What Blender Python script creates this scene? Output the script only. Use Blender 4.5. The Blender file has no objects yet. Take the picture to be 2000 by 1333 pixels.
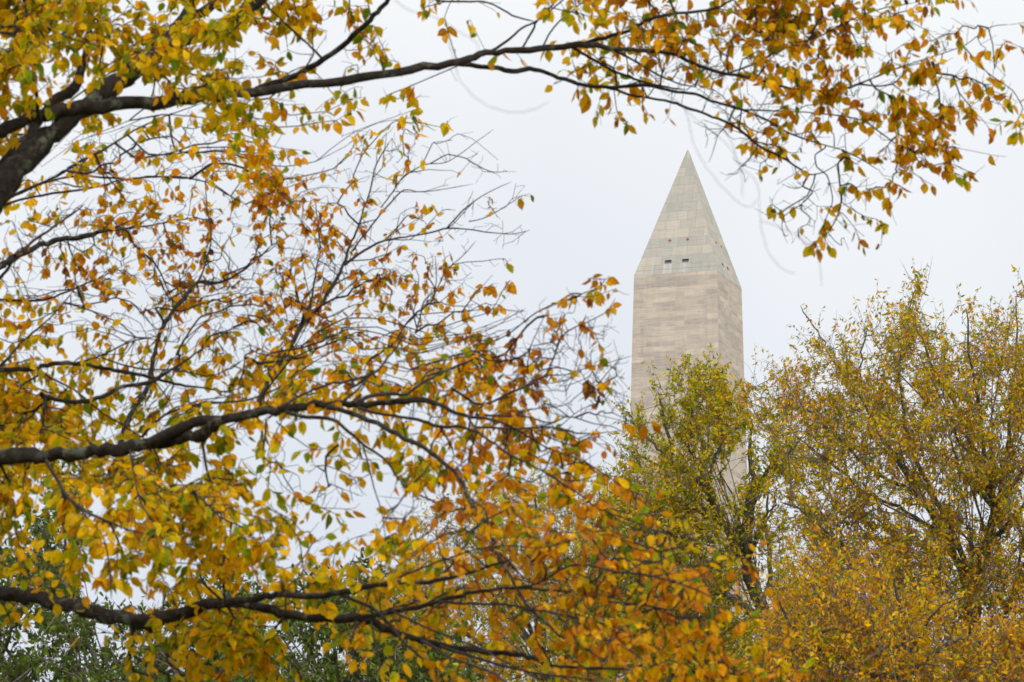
import bpy, bmesh, math, random
import numpy as np
from mathutils import Vector

R = math.radians
rng = np.random.default_rng(11)
random.seed(5)
scene = bpy.context.scene
COL = scene.collection

# ---------------------------------------------------------------- camera
CAM_H, PITCH, ROLL, LENS = 1.6, 12.12, -0.275, 200.0
F = LENS / 36.0 * 2000.0                       # focal length in photo pixels
cam_d = bpy.data.cameras.new("camera")
cam_d.lens, cam_d.sensor_width = LENS, 36.0
cam_d.clip_start, cam_d.clip_end = 0.5, 20000
cam_d.dof.use_dof = True
cam_d.dof.focus_distance = 150
cam_d.dof.aperture_fstop = 20.0
cam = bpy.data.objects.new("camera", cam_d)
COL.objects.link(cam)
fw = Vector((0, math.cos(R(PITCH)), math.sin(R(PITCH))))
q = fw.to_track_quat('-Z', 'Y')
cam.rotation_mode = 'QUATERNION'
from mathutils import Quaternion
cam.rotation_quaternion = Quaternion(fw, R(ROLL)) @ q
cam.location = (0, 0, CAM_H)
scene.camera = cam

# ---------------------------------------------------------------- sky and sun
SUN = Vector((0.24, -0.78, 0.56)).normalized()
world = bpy.data.worlds.new("World")
scene.world = world
world.use_nodes = True
nt = world.node_tree
nt.nodes.clear()
N = nt.nodes.new; L = nt.links.new
out = N('ShaderNodeOutputWorld'); bg = N('ShaderNodeBackground'); bg.inputs[1].default_value = 0.1
sky = N('ShaderNodeTexSky'); sky.sky_type = 'NISHITA'; sky.sun_disc = False
sky.sun_elevation = math.asin(SUN.z); sky.sun_rotation = math.atan2(SUN.x, SUN.y)
sky.dust_density = 3
tc = N('ShaderNodeTexCoord'); sep = N('ShaderNodeSeparateXYZ'); L(tc.outputs['Generated'], sep.inputs[0])
def wm(op, a, b=None):
    n = N('ShaderNodeMath'); n.operation = op
    for i, v in enumerate((a, b)):
        if v is None: continue
        if isinstance(v, (int, float)): n.inputs[i].default_value = v
        else: L(v, n.inputs[i])
    return n.outputs[0]
zc = wm('MAXIMUM', sep.outputs[2], 0.0)
lum = wm('ADD', wm('MULTIPLY', zc, 2.0), 1.0)                       # overcast sky: zenith three times the horizon
dt = N('ShaderNodeVectorMath'); dt.operation = 'DOT_PRODUCT'; L(tc.outputs['Generated'], dt.inputs[0]); dt.inputs[1].default_value = SUN
glow = wm('MULTIPLY', wm('POWER', wm('MAXIMUM', dt.outputs['Value'], 0.0), 3.0), 1.6)   # thinner cloud round the sun, behind the camera
noi = N('ShaderNodeTexNoise'); noi.inputs['Scale'].default_value = 9; noi.inputs['Detail'].default_value = 3; noi.inputs['Roughness'].default_value = .45
L(tc.outputs['Generated'], noi.inputs['Vector'])
cl = wm('ADD', wm('MULTIPLY', noi.outputs[0], 0.24), 0.88)
tot = wm('MULTIPLY', wm('ADD', lum, glow), wm('MULTIPLY', cl, 6.5))
cr = N('ShaderNodeValToRGB'); cr.color_ramp.elements[0].position = .12; cr.color_ramp.elements[1].position = .27
cr.color_ramp.elements[0].color = (.80, .87, 1.0, 1); cr.color_ramp.elements[1].color = (.965, .985, 1.0, 1)
L(wm('ADD', zc, wm('MULTIPLY', wm('SUBTRACT', noi.outputs[0], .5), .12)), cr.inputs[0])
cv = N('ShaderNodeVectorMath'); cv.operation = 'SCALE'; L(cr.outputs[0], cv.inputs[0]); L(tot, cv.inputs['Scale'])
mx = N('ShaderNodeMixRGB'); mx.inputs[0].default_value = .94
L(sky.outputs[0], mx.inputs[1]); L(cv.outputs[0], mx.inputs[2]); L(mx.outputs[0], bg.inputs[0]); L(bg.outputs[0], out.inputs[0])

sd = bpy.data.lights.new("sun", 'SUN'); sd.energy = 1.3; sd.angle = R(12); sd.color = (1, .97, .92)
so = bpy.data.objects.new("sun", sd); COL.objects.link(so)
so.rotation_mode = 'QUATERNION'; so.rotation_quaternion = SUN.to_track_quat('Z', 'Y'); so.location = SUN * 50
scene.view_settings.view_transform = 'Standard'; scene.view_settings.look = 'None'
scene.view_settings.exposure = 0; scene.view_settings.gamma = 1
scene.render.engine = 'CYCLES'

# ---------------------------------------------------------------- helpers
cr_, sr_ = math.cos(R(ROLL)), math.sin(R(ROLL))
UP = np.array([0, -math.sin(R(PITCH)), math.cos(R(PITCH))]); FW = np.array(fw); RT = np.array([1., 0, 0])
def at(px, py, D):
    """a point of the place, given where a photo pixel looks and how many metres away it stands"""
    px = np.asarray(px, float); py = np.asarray(py, float); D = np.asarray(D, float)
    X = px - 1000; Y = 666.5 - py
    x = X * cr_ + Y * sr_; y = -X * sr_ + Y * cr_
    p = FW + (x / F)[..., None] * RT + (y / F)[..., None] * UP
    return p * D[..., None] + np.array([0, 0, CAM_H])

def pix_of(P):
    v = np.asarray(P) - np.array([0, 0, CAM_H]); z = v @ FW; x = v @ RT / z * F; y = v @ UP / z * F
    return np.stack([1000 + x * cr_ - y * sr_, 666.5 - (x * sr_ + y * cr_)], -1)
def tag(o, label=None, cat=None, group=None, kind=None):
    if label: o['label'] = label
    if cat: o['category'] = cat
    if group: o['group'] = group
    if kind: o['kind'] = kind
    return o
def empty(name, loc):
    o = bpy.data.objects.new(name, None); COL.objects.link(o); o.location = loc; return o
def mesh_np(name, V, faces_list, mat, parent=None, attrs=None, smooth=True):
    """faces_list: list of (n,k) int arrays, each with its own k"""
    me = bpy.data.meshes.new(name)
    V = np.asarray(V, np.float32)
    if parent is not None: V = V - np.array(parent.location, np.float32)
    me.vertices.add(len(V)); me.vertices.foreach_set('co', V.ravel())
    loops = np.concatenate([f.ravel() for f in faces_list]).astype(np.int32)
    cnt = np.concatenate([np.full(len(f), f.shape[1], np.int32) for f in faces_list])
    st = np.concatenate([[0], np.cumsum(cnt)[:-1]]).astype(np.int32)
    me.loops.add(len(loops)); me.loops.foreach_set('vertex_index', loops)
    me.polygons.add(len(cnt)); me.polygons.foreach_set('loop_start', st)
    me.polygons.foreach_set('use_smooth', np.full(len(cnt), smooth, bool))
    me.update(calc_edges=True)
    if attrs:
        for k, v in attrs.items():
            a = me.attributes.new(k, 'FLOAT', 'POINT'); a.data.foreach_set('value', np.asarray(v, np.float32))
    me.validate()
    me.materials.append(mat)
    o = bpy.data.objects.new(name, me); COL.objects.link(o)
    if parent is not None: o.parent = parent
    return o

# ---------------------------------------------------------------- materials
def new_mat(name):
    m = bpy.data.materials.new(name); m.use_nodes = True; m.node_tree.nodes.clear(); return m
class G:
    def __init__(s, m): s.t = m.node_tree
    def n(s, ty, **k):
        x = s.t.nodes.new(ty)
        for a, b in k.items(): setattr(x, a, b)
        return x
    def l(s, a, b): s.t.links.new(a, b)
    def m(s, op, a, b=None, c=None):
        x = s.n('ShaderNodeMath', operation=op)
        for i, v in enumerate((a, b, c)):
            if v is None: continue
            if isinstance(v, (int, float)): x.inputs[i].default_value = v
            else: s.l(v, x.inputs[i])
        return x.outputs[0]
    def mix(s, f, a, b, bt='MIX'):
        x = s.n('ShaderNodeMixRGB', blend_type=bt)
        for i, v in enumerate((f, a, b)):
            if isinstance(v, (int, float)): x.inputs[i].default_value = v
            elif isinstance(v, tuple): x.inputs[i].default_value = (*v, 1)
            else: s.l(v, x.inputs[i])
        return x.outputs[0]
    def noise(s, vec, sc, det=4, ro=.5):
        x = s.n('ShaderNodeTexNoise'); x.inputs['Scale'].default_value = sc; x.inputs['Detail'].default_value = det; x.inputs['Roughness'].default_value = ro
        s.l(vec, x.inputs['Vector']); return x.outputs[0]
    def ramp(s, f, stops):
        x = s.n('ShaderNodeValToRGB'); e = x.color_ramp.elements
        while len(e) < len(stops): e.new(.5)
        for i, (p, c) in enumerate(stops):
            e[i].position = p; e[i].color = (*c, 1) if len(c) == 3 else c
        s.l(f, x.inputs[0]); return x.outputs[0]
    def scale(s, vec, v):
        x = s.n('ShaderNodeMapping'); x.inputs['Scale'].default_value = v; s.l(vec, x.inputs[0]); return x.outputs[0]

def leaf_mat(name, stops, trans=.45, spot=60, sat=1.0):
    m = new_mat(name); g = G(m)
    a = g.n('ShaderNodeAttribute', attribute_name='hue').outputs['Fac']
    v = g.n('ShaderNodeAttribute', attribute_name='tone').outputs['Fac']
    e = g.n('ShaderNodeAttribute', attribute_name='rim').outputs['Fac']
    co = g.n('ShaderNodeTexCoord').outputs['Object']
    n1 = g.noise(co, spot, 3, .6)
    h = g.m('ADD', g.m('ADD', a, g.m('MULTIPLY', g.m('SUBTRACT', n1, .5), .42)), g.m('MULTIPLY', e, .10))
    c = g.ramp(h, stops)
    n2 = g.noise(co, spot * 5, 2, .6)
    k = g.m('MULTIPLY', v, g.m('ADD', g.m('MULTIPLY', n2, .45), .78))
    k = g.m('MULTIPLY', k, g.m('SUBTRACT', 1.0, g.m('MULTIPLY', g.m('GREATER_THAN', g.noise(co, spot * 2.2, 2), .64), .45)))
    sc = g.n('ShaderNodeVectorMath', operation='SCALE'); g.l(c, sc.inputs[0]); g.l(k, sc.inputs['Scale'])
    p = g.n('ShaderNodeBsdfPrincipled'); p.inputs['Roughness'].default_value = .6; p.inputs['Specular IOR Level'].default_value = .1
    g.l(sc.outputs[0], p.inputs['Base Color'])
    t = g.n('ShaderNodeBsdfTranslucent'); g.l(sc.outputs[0], t.inputs[0])
    mxs = g.n('ShaderNodeMixShader'); mxs.inputs[0].default_value = trans; g.l(p.outputs[0], mxs.inputs[1]); g.l(t.outputs[0], mxs.inputs[2])
    o = g.n('ShaderNodeOutputMaterial'); g.l(mxs.outputs[0], o.inputs[0]); return m
AUT = [(0.0, (.085, .16, .004)), (.17, (.19, .25, .003)), (.33, (.44, .36, .002)), (.52, (.80, .45, .002)), (.70, (.66, .235, .002)), (.86, (.44, .125, .008)), (1.0, (.17, .06, .02))]
M_leaf = leaf_mat('autumn_leaf', AUT)
AUT2 = [(0.0, (.08, .16, .006)), (.2, (.20, .25, .005)), (.38, (.42, .36, .004)), (.56, (.66, .40, .003)), (.74, (.58, .24, .006)), (1.0, (.30, .14, .05))]
M_leaf_far = leaf_mat('far_autumn_leaf', AUT2, spot=14)
M_leaf_green = leaf_mat('green_leaf', [(0.0, (.032, .058, .008)), (.5, (.085, .125, .014)), (.8, (.18, .23, .02)), (1.0, (.36, .36, .02))], trans=.3, spot=14)

def bark_mat(name, dark, light, lichen):
    m = new_mat(name); g = G(m)
    co = g.n('ShaderNodeTexCoord').outputs['Object']
    n1 = g.noise(co, 34, 6, .65); n2 = g.noise(g.scale(co, (1, 1, 1)), 7, 3); n3 = g.noise(co, 17, 5, .7)
    c = g.mix(g.ramp(n1, [(.3, (0, 0, 0)), (.7, (1, 1, 1))]), dark, light)
    c = g.mix(g.ramp(g.m('ADD', n3, g.m('MULTIPLY', g.m('SUBTRACT', n2, .5), .6)), [(.56, (0, 0, 0)), (.68, (.75, .75, .75))]), c, lichen)
    p = g.n('ShaderNodeBsdfPrincipled'); p.inputs['Roughness'].default_value = .9; p.inputs['Specular IOR Level'].default_value = .15
    g.l(c, p.inputs['Base Color'])
    b = g.n('ShaderNodeBump'); b.inputs['Strength'].default_value = .9; b.inputs['Distance'].default_value = .01
    g.l(n1, b.inputs['Height']); g.l(b.outputs[0], p.inputs['Normal'])
    o = g.n('ShaderNodeOutputMaterial'); g.l(p.outputs[0], o.inputs[0]); return m
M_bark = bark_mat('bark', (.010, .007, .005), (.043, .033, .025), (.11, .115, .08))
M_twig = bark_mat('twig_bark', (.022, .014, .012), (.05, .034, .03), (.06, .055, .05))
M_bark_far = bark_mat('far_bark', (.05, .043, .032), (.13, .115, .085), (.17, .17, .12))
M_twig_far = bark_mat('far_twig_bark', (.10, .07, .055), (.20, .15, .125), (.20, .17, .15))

def stone_mat(name, row, width, offs, pyr):
    m = new_mat(name); g = G(m)
    uv = g.n('ShaderNodeUVMap', uv_map='UVMap').outputs[0]
    wob = g.noise(uv, .9, 2)
    b = g.n('ShaderNodeTexBrick'); g.l(uv, b.inputs[0])
    b.inputs['Scale'].default_value = 1; b.inputs['Brick Width'].default_value = width; b.inputs['Row Height'].default_value = row
    b.inputs['Mortar Size'].default_value = .03 if pyr else .035; b.inputs['Mortar Smooth'].default_value = .4; b.inputs['Bias'].default_value = -.1
    b.offset = .37; b.offset_frequency = 2; b.squash = .62; b.squash_frequency = 3
    b2 = g.n('ShaderNodeTexBrick'); g.l(uv, b2.inputs[0])                  # second, wider draw of block tones in the same courses
    b2.inputs['Scale'].default_value = 1; b2.inputs['Brick Width'].default_value = width * 1.55; b2.inputs['Row Height'].default_value = row; b2.inputs['Mortar Size'].default_value = 0
    b2.offset = .63; b2.offset_frequency = 3; b2.squash = 1.4; b2.squash_frequency = 2
    if pyr:
        b.inputs['Color1'].default_value = (.375, .355, .325, 1); b.inputs['Color2'].default_value = (.45, .41, .36, 1); b.inputs['Mortar'].default_value = (.31, .295, .28, 1)
        b2.inputs['Color1'].default_value = (.93, .94, .93, 1); b2.inputs['Color2'].default_value = (1.04, 1.01, .97, 1)
    else:
        b.inputs['Color1'].default_value = (.49, .425, .375, 1); b.inputs['Color2'].default_value = (.585, .505, .43, 1); b.inputs['Mortar'].default_value = (.535, .48, .43, 1)
        b2.inputs['Color1'].default_value = (.80, .79, .81, 1); b2.inputs['Color2'].default_value = (1.05, 1.02, .98, 1)
    c = g.mix(1.0, b.outputs['Color'], b2.outputs['Color'], 'MULTIPLY')
    ve = g.noise(g.scale(uv, (.55, 5.5, 1)), 1.0, 5, .65)                  # bedding veins in the marble, mostly level
    veins = g.ramp(ve, [(.28, (.60, .58, .56)), (.42, (.93, .92, .91)), (.62, (1.06, 1.05, 1.03))])
    c = g.mix(.6 if pyr else .95, c, veins, 'MULTIPLY')
    crk = g.noise(g.scale(uv, (.8, 9, 1)), 1.0, 4, .6); msk = g.noise(g.scale(uv, (.35, .22, 1)), 1.0, 2)
    cf = g.m('MULTIPLY', g.m('LESS_THAN', crk, .335), g.m('GREATER_THAN', msk, .47))
    c = g.mix(g.m('MULTIPLY', cf, .35 if pyr else .6), c, (.22, .15, .11))
    rs = g.noise(g.scale(uv, (1.6, .10, 1)), 1.0, 4, .6)                    # rain streaks
    c = g.mix(.55, c, g.ramp(rs, [(.3, (.84, .85, .86)), (.6, (1.04, 1.03, 1.01))]), 'MULTIPLY')
    pt = g.noise(g.scale(uv, (1.3, 1.1, 1)), 1.0, 0)
    c = g.mix(g.m('MULTIPLY', g.m('GREATER_THAN', pt, .9), .3), c, (.85, .84, .82))
    if pyr:
        sp = g.n('ShaderNodeSeparateXYZ'); g.l(uv, sp.inputs[0])
        uu = g.m('SUBTRACT', g.m('MODULO', g.m('ADD', sp.outputs[0], 11.65), 23.3), 11.65)
        under = g.m('LESS_THAN', g.m('ABSOLUTE', g.m('SUBTRACT', g.m('ABSOLUTE', uu), 1.09)), .62)
        below = g.m('MULTIPLY', under, g.m('LESS_THAN', sp.outputs[1], 1.36))
        c = g.mix(g.m('MULTIPLY', below, g.m('MULTIPLY', g.m('POWER', rs, 3.0), 1.3)), c, (.60, .585, .56))     # lime streaks washed down below the windows
        line = g.m('LESS_THAN', g.m('ABSOLUTE', g.m('SUBTRACT', sp.outputs[1], .62)), .035)
        c = g.mix(g.m('MULTIPLY', line, .75), c, (.22, .20, .18))
    p = g.n('ShaderNodeBsdfPrincipled'); p.inputs['Roughness'].default_value = .85; p.inputs['Specular IOR Level'].default_value = .2
    g.l(c, p.inputs['Base Color'])
    bp = g.n('ShaderNodeBump'); bp.inputs['Strength'].default_value = .35; bp.inputs['Distance'].default_value = .03
    g.l(g.m('SUBTRACT', 1.0, b.outputs['Fac']), bp.inputs['Height']); g.l(bp.outputs[0], p.inputs['Normal'])
    o = g.n('ShaderNodeOutputMaterial'); g.l(p.outputs[0], o.inputs[0]); return m
M_shaft = stone_mat('shaft_marble', .61, 1.85, 0, False)
M_pyr = stone_mat('pyramidion_marble', 1.24, 1.9, 0, True)
def plain(name, col, rough=.5, spec=.5, metal=0, emit=None):
    m = new_mat(name); g = G(m)
    co = g.n('ShaderNodeTexCoord').outputs['Object']
    c = g.mix(g.noise(co, 3, 3), tuple(x * .8 for x in col), tuple(min(1, x * 1.15) for x in col))
    p = g.n('ShaderNodeBsdfPrincipled'); g.l(c, p.inputs['Base Color'])
    p.inputs['Roughness'].default_value = rough; p.inputs['Specular IOR Level'].default_value = spec; p.inputs['Metallic'].default_value = metal
    if emit: p.inputs['Emission Color'].default_value = (*emit, 1); p.inputs['Emission Strength'].default_value = .5
    o = g.n('ShaderNodeOutputMaterial'); g.l(p.outputs[0], o.inputs[0]); return m
M_glass = plain('window_glass', (.05, .07, .09), .12, .8)
M_frame = plain('window_frame_metal', (.25, .26, .26), .5)
M_red = plain('red_lens', (.42, .09, .085), .3, .5)
M_red_housing = plain('lamp_housing', (.10, .09, .09), .5)
M_alu = plain('apex_aluminium', (.45, .44, .42), .5, .5, .4)
mg = new_mat('grass'); g = G(mg); co = g.n('ShaderNodeTexCoord').outputs['Object']
c = g.mix(g.noise(co, .3, 6), (.045, .07, .018), (.10, .12, .035)); c = g.mix(g.ramp(g.noise(co, 6, 3), [(.55, (0, 0, 0)), (.7, (1, 1, 1))]), c, (.22, .12, .02))
p = g.n('ShaderNodeBsdfPrincipled'); p.inputs['Roughness'].default_value = .9; g.l(c, p.inputs['Base Color']); o = g.n('ShaderNodeOutputMaterial'); g.l(p.outputs[0], o.inputs[0])

# ---------------------------------------------------------------- ground
gv = []; gf = []
rad = [0.0, 30, 80, 200, 420, 600, 660, 1200, 3000, 9000]
for i, r_ in enumerate(rad):
    for k in range(48):
        a = k / 48 * 2 * math.pi; x, y = r_ * math.cos(a), r_ * math.sin(a)
        dm = math.hypot(x - 21.4, y - 675.4)
        gv.append((x, y, 1.6 * math.exp(-(dm / 220) ** 2)))
for i in range(len(rad) - 1):
    for k in range(48):
        a, b_ = i * 48 + k, i * 48 + (k + 1) % 48
        gf.append((a, b_, b_ + 48, a + 48))
gnd = mesh_np('ground', np.array(gv), [np.array(gf)[:, ::-1]], mg); tag(gnd, kind='structure')

# ---------------------------------------------------------------- the obelisk
MX, MY, MROT, MTOP = 21.39, 675.38, -18.58, 170.86
ob = empty('obelisk', (MX, MY, 1.6)); ob.rotation_euler = (0, 0, R(MROT))
tag(ob, 'tall pale marble obelisk with pointed top rising behind the autumn trees', 'monument')
PH = 16.79; ZB = MTOP - PH - 1.6                                             # top of the shaft above the base
def bm_obj(name, bm, mats, parent):
    me = bpy.data.meshes.new(name); bm.normal_update(); bm.to_mesh(me); bm.free()
    for m in mats: me.materials.append(m)
    o = bpy.data.objects.new(name, me); COL.objects.link(o); o.parent = parent; return o
FACES = [((0, -1), (1, 0)), ((1, 0), (0, 1)), ((0, 1), (-1, 0)), ((-1, 0), (0, -1))]      # (normal, along)
bm = bmesh.new(); uvl = bm.loops.layers.uv.new('UVMap')
def quad(bm, uvl, pts, uvs, mi=0):
    vs = [bm.verts.new(p_) for p_ in pts]; f = bm.faces.new(vs); f.material_index = mi
    for lp, uv_ in zip(f.loops, uvs): lp[uvl].uv = uv_
HS = np.linspace(-2.0, ZB, 28)
for fi, (n_, t_) in enumerate(FACES):
    for h0, h1 in zip(HS[:-1], HS[1:]):
        P = []; U = []
        for h, s in ((h0, -1), (h0, 1), (h1, 1), (h1, -1)):
            w = 5.25 + (ZB - h) * 3.15 / 152.4
            P.append((n_[0] * w + t_[0] * w * s, n_[1] * w + t_[1] * w * s, h)); U.append((w * s + 37 * fi, h - ZB + 400))
        quad(bm, uvl, P, U)
bmesh.ops.remove_doubles(bm, verts=bm.verts, dist=.001)
bm_obj('shaft', bm, [M_shaft], ob)
bm = bmesh.new(); uvl = bm.loops.layers.uv.new('UVMap')
CAPH = PH - .35
pw = lambda h: 5.25 * (1 - h / PH)
WH0, WH1, WU = 1.34, 1.80, ((-1.52, -.66), (.66, 1.52))
def fp(fi, h, u, inn=0.0):
    n_, t_ = FACES[fi]; w = pw(h) - inn
    return (n_[0] * w + t_[0] * u, n_[1] * w + t_[1] * u, ZB + h)
sl = math.hypot(PH, 5.25) / PH
for fi in range(4):
    def q4(h0, h1, ua0, ub0, ua1, ub1):
        quad(bm, uvl, [fp(fi, h0, ua0), fp(fi, h0, ub0), fp(fi, h1, ub1), fp(fi, h1, ua1)],
             [(ua0 + 23.3 * fi, h0 * sl), (ub0 + 23.3 * fi, h0 * sl), (ub1 + 23.3 * fi, h1 * sl), (ua1 + 23.3 * fi, h1 * sl)])
    def cuts(h): return [-pw(h), WU[0][0], WU[0][1], WU[1][0], WU[1][1], pw(h)]
    q4(0, WH0, -pw(0), pw(0), -pw(WH0), pw(WH0))
    a_, b_ = cuts(WH0), cuts(WH1)
    for k in (0, 2, 4): q4(WH0, WH1, a_[k], a_[k + 1], b_[k], b_[k + 1])
    q4(WH1, CAPH, -pw(WH1), pw(WH1), -pw(CAPH), pw(CAPH))
    for (u0, u1) in WU:                                                        # reveals of the window openings
        dI = .30
        ring = [(WH0, u0), (WH0, u1), (WH1, u1), (WH1, u0)]
        for k in range(4):
            (ha, ua), (hb, ub) = ring[k], ring[(k + 1) % 4]
            quad(bm, uvl, [fp(fi, ha, ua), fp(fi, hb, ub), fp(fi, hb, ub, dI), fp(fi, ha, ua, dI)], [(ua, ha), (ub, hb), (ub, hb + .1), (ua, ha + .1)])
pyr = bm_obj('pyramidion', bm, [M_pyr], ob)
for fi in range(4):
    n_, t_ = FACES[fi]
    for (u0, u1) in WU:
        bm = bmesh.new(); uvl = bm.loops.layers.uv.new('UVMap')
        dI = .20
        quad(bm, uvl, [fp(fi, WH0, u0, dI), fp(fi, WH0, u1, dI), fp(fi, WH1, u1, dI), fp(fi, WH1, u0, dI)], [(0, 0)] * 4, 0)
        for (a0, a1, c0, c1) in ((u0, u1, WH0, WH0 + .05), (u0, u1, WH1 - .05, WH1), (u0, u0 + .05, WH0 + .05, WH1 - .05), (u1 - .05, u1, WH0 + .05, WH1 - .05)  ):
            d2 = .17
            quad(bm, uvl, [fp(fi, c0, a0, d2), fp(fi, c0, a1, d2), fp(fi, c1, a1, d2), fp(fi, c1, a0, d2)], [(0, 0)] * 4, 1)
        bm_obj('window', bm, [M_glass, M_frame], pyr)
    for u in (-1.12, 1.12):
        h = 4.45; w = pw(h); tilt = math.atan2(5.25, PH)
        bm = bmesh.new()
        nn = Vector((n_[0] * math.cos(tilt), n_[1] * math.cos(tilt), math.sin(tilt)))
        rot = nn.to_track_quat('Z', 'Y').to_matrix().to_4x4()
        from mathutils import Matrix
        c0 = Vector(fp(fi, h, u))
        bmesh.ops.create_cone(bm, cap_ends=True, segments=20, radius1=.19, radius2=.17, depth=.10, matrix=Matrix.Translation(c0 + nn * .03) @ rot)
        for f in bm.faces: f.material_index = 0
        nf = len(bm.faces)
        bmesh.ops.create_uvsphere(bm, u_segments=16, v_segments=8, radius=.125, matrix=Matrix.Translation(c0 + nn * .06) @ rot @ Matrix.Diagonal((1, 1, .5, 1)))
        bm.faces.ensure_lookup_table()
        for f in bm.faces[nf:]: f.material_index = 1
        bm_obj('warning_light', bm, [M_red_housing, M_red], pyr)
bm = bmesh.new(); w = pw(CAPH) + .004
vs = [bm.verts.new(p_) for p_ in ((-w, -w, ZB + CAPH), (w, -w, ZB + CAPH), (w, w, ZB + CAPH), (-w, w, ZB + CAPH))]; tp = bm.verts.new((0, 0, ZB + PH + .03))
for k in range(4): bm.faces.new((vs[k], vs[(k + 1) % 4], tp))
bm_obj('apex_cap', bm, [M_alu], ob)

# ---------------------------------------------------------------- tree growing
class Net:
    """a branching skeleton: positions, parent index, radius"""
    def __init__(s): s.p = []; s.par = []; s.r = []
    def add(s, p, par, r): s.p.append(np.asarray(p, float)); s.par.append(par); s.r.append(r); return len(s.p) - 1

def catmull(P, n):
    P = np.asarray(P, float); Q = np.vstack([2 * P[0] - P[1], P, 2 * P[-1] - P[-2]]); o = []
    for i in range(len(P) - 1):
        a, b, c, d = Q[i:i + 4]
        for k in range(n):
            t = k / n
            o.append(.5 * (2 * b + (c - a) * t + (2 * a - 5 * b + 4 * c - d) * t * t + (3 * b - a - 3 * c + d) * t ** 3))
    o.append(P[-1]); return np.array(o)

def frames(T):
    ref = np.tile(np.array([.31, .17, .93]), (len(T), 1))
    bad = np.abs((T * ref).sum(1)) > .93
    ref[bad] = np.array([.9, -.4, .1])
    A = np.cross(T, ref); A /= np.linalg.norm(A, axis=1)[:, None] + 1e-12
    return A, np.cross(T, A)

def tube_chain(P, r, sides=10, knob=.0, rs=None):
    """one swept tube along a polyline, closed at its tip"""
    P = np.asarray(P); T = np.gradient(P, axis=0); T /= np.linalg.norm(T, axis=1)[:, None] + 1e-12
    T0 = T[0]; u = np.cross(T0, [.2, .3, .93]); u /= np.linalg.norm(u); U = []
    for t in T: u = u - t * (u @ t); u /= np.linalg.norm(u); U.append(u)
    U = np.array(U); W = np.cross(T, U)
    a = np.linspace(0, 2 * math.pi, sides, endpoint=False)
    rr = np.asarray(r)[:, None] * np.ones(sides)
    if knob:
        n_ = len(P); s = np.cumsum(np.r_[0, np.linalg.norm(np.diff(P, axis=0), axis=1)])
        z = np.zeros((n_, sides)); g_ = rs or rng
        for _ in range(7):
            k = g_.integers(1, 4); z += np.sin(s[:, None] * g_.uniform(4, 30) + a[None] * k + g_.uniform(0, 6))
        rr = rr * (1 + knob * z / 2.6)
    V = P[:, None] + (np.cos(a)[None, :, None] * U[:, None] + np.sin(a)[None, :, None] * W[:, None]) * rr[..., None]
    n_ = len(P); V = V.reshape(-1, 3)
    i = np.arange(n_ - 1)[:, None] * sides; j = np.arange(sides)[None]; j2 = (j + 1) % sides
    f = np.stack([i + j, i + j2, i + sides + j2, i + sides + j], -1).reshape(-1, 4)
    return V, f

def twig_mesh(pos, par, rad, start, sub=3, sides=5):
    """tubes for every edge (parent -> node) of nodes with index >= start, curved through the nodes"""
    n = len(pos); idx = np.arange(start, n); P = par[idx]
    kids = np.full(n, -1); best = np.zeros(n)
    for c, p_ in zip(idx, P):
        if rad[c] > best[p_]: best[p_] = rad[c]; kids[p_] = c
    tan = np.zeros((n, 3))
    tan[idx] = pos[idx] - pos[P]
    has = (kids >= 0); tan[has] = tan[has] / (np.linalg.norm(tan[has], axis=1)[:, None] + 1e-9) + (pos[kids[has]] - pos[has]) / (np.linalg.norm(pos[kids[has]] - pos[has], axis=1)[:, None] + 1e-9)
    tan /= np.linalg.norm(tan, axis=1)[:, None] + 1e-9
    d = pos[idx] - pos[P]; ln = np.linalg.norm(d, axis=1)[:, None] + 1e-9
    main = kids[P] == idx
    t0 = np.where((main & (P >= start))[:, None], tan[P], d / ln * .6 + tan[P] * .4); t1 = tan[idx]
    r1 = rad[idx]; r0 = np.where(main & (P >= start), rad[P], np.minimum(rad[P], rad[idx] * 1.25))
    K = sub + 1; pts = []; rr = []
    for k in range(K):
        t = k / sub; h00 = 2 * t ** 3 - 3 * t ** 2 + 1; h10 = t ** 3 - 2 * t ** 2 + t; h01 = -2 * t ** 3 + 3 * t ** 2; h11 = t ** 3 - t ** 2
        pts.append(h00 * pos[P] + h10 * t0 * ln * .38 + h01 * pos[idx] + h11 * t1 * ln * .38); rr.append(r0 * (1 - t) + r1 * t)
    pts = np.array(pts); rr = np.array(rr)                                   # K, m
    T = np.empty_like(pts); T[1:-1] = pts[2:] - pts[:-2]; T[0] = t0; T[-1] = t1
    T /= np.linalg.norm(T, axis=2)[..., None] + 1e-9
    m = len(idx); A, B = frames(T.reshape(-1, 3)); A = A.reshape(K, m, 3); B = B.reshape(K, m, 3)
    a = np.linspace(0, 2 * math.pi, sides, endpoint=False)
    V = pts[:, :, None] + (np.cos(a)[None, None, :, None] * A[:, :, None] + np.sin(a)[None, None, :, None] * B[:, :, None]) * rr[:, :, None, None]
    V = V.transpose(1, 0, 2, 3).reshape(-1, 3)
    bse = (np.arange(m) * K * sides)[:, None, None]; kk = (np.arange(sub) * sides)[None, :, None]; j = np.arange(sides)[None, None]; j2 = (j + 1) % sides
    f = np.stack([bse + kk + j, bse + kk + j2, bse + kk + sides + j2, bse + kk + sides + j], -1).reshape(-1, 4)
    return V, f

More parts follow.
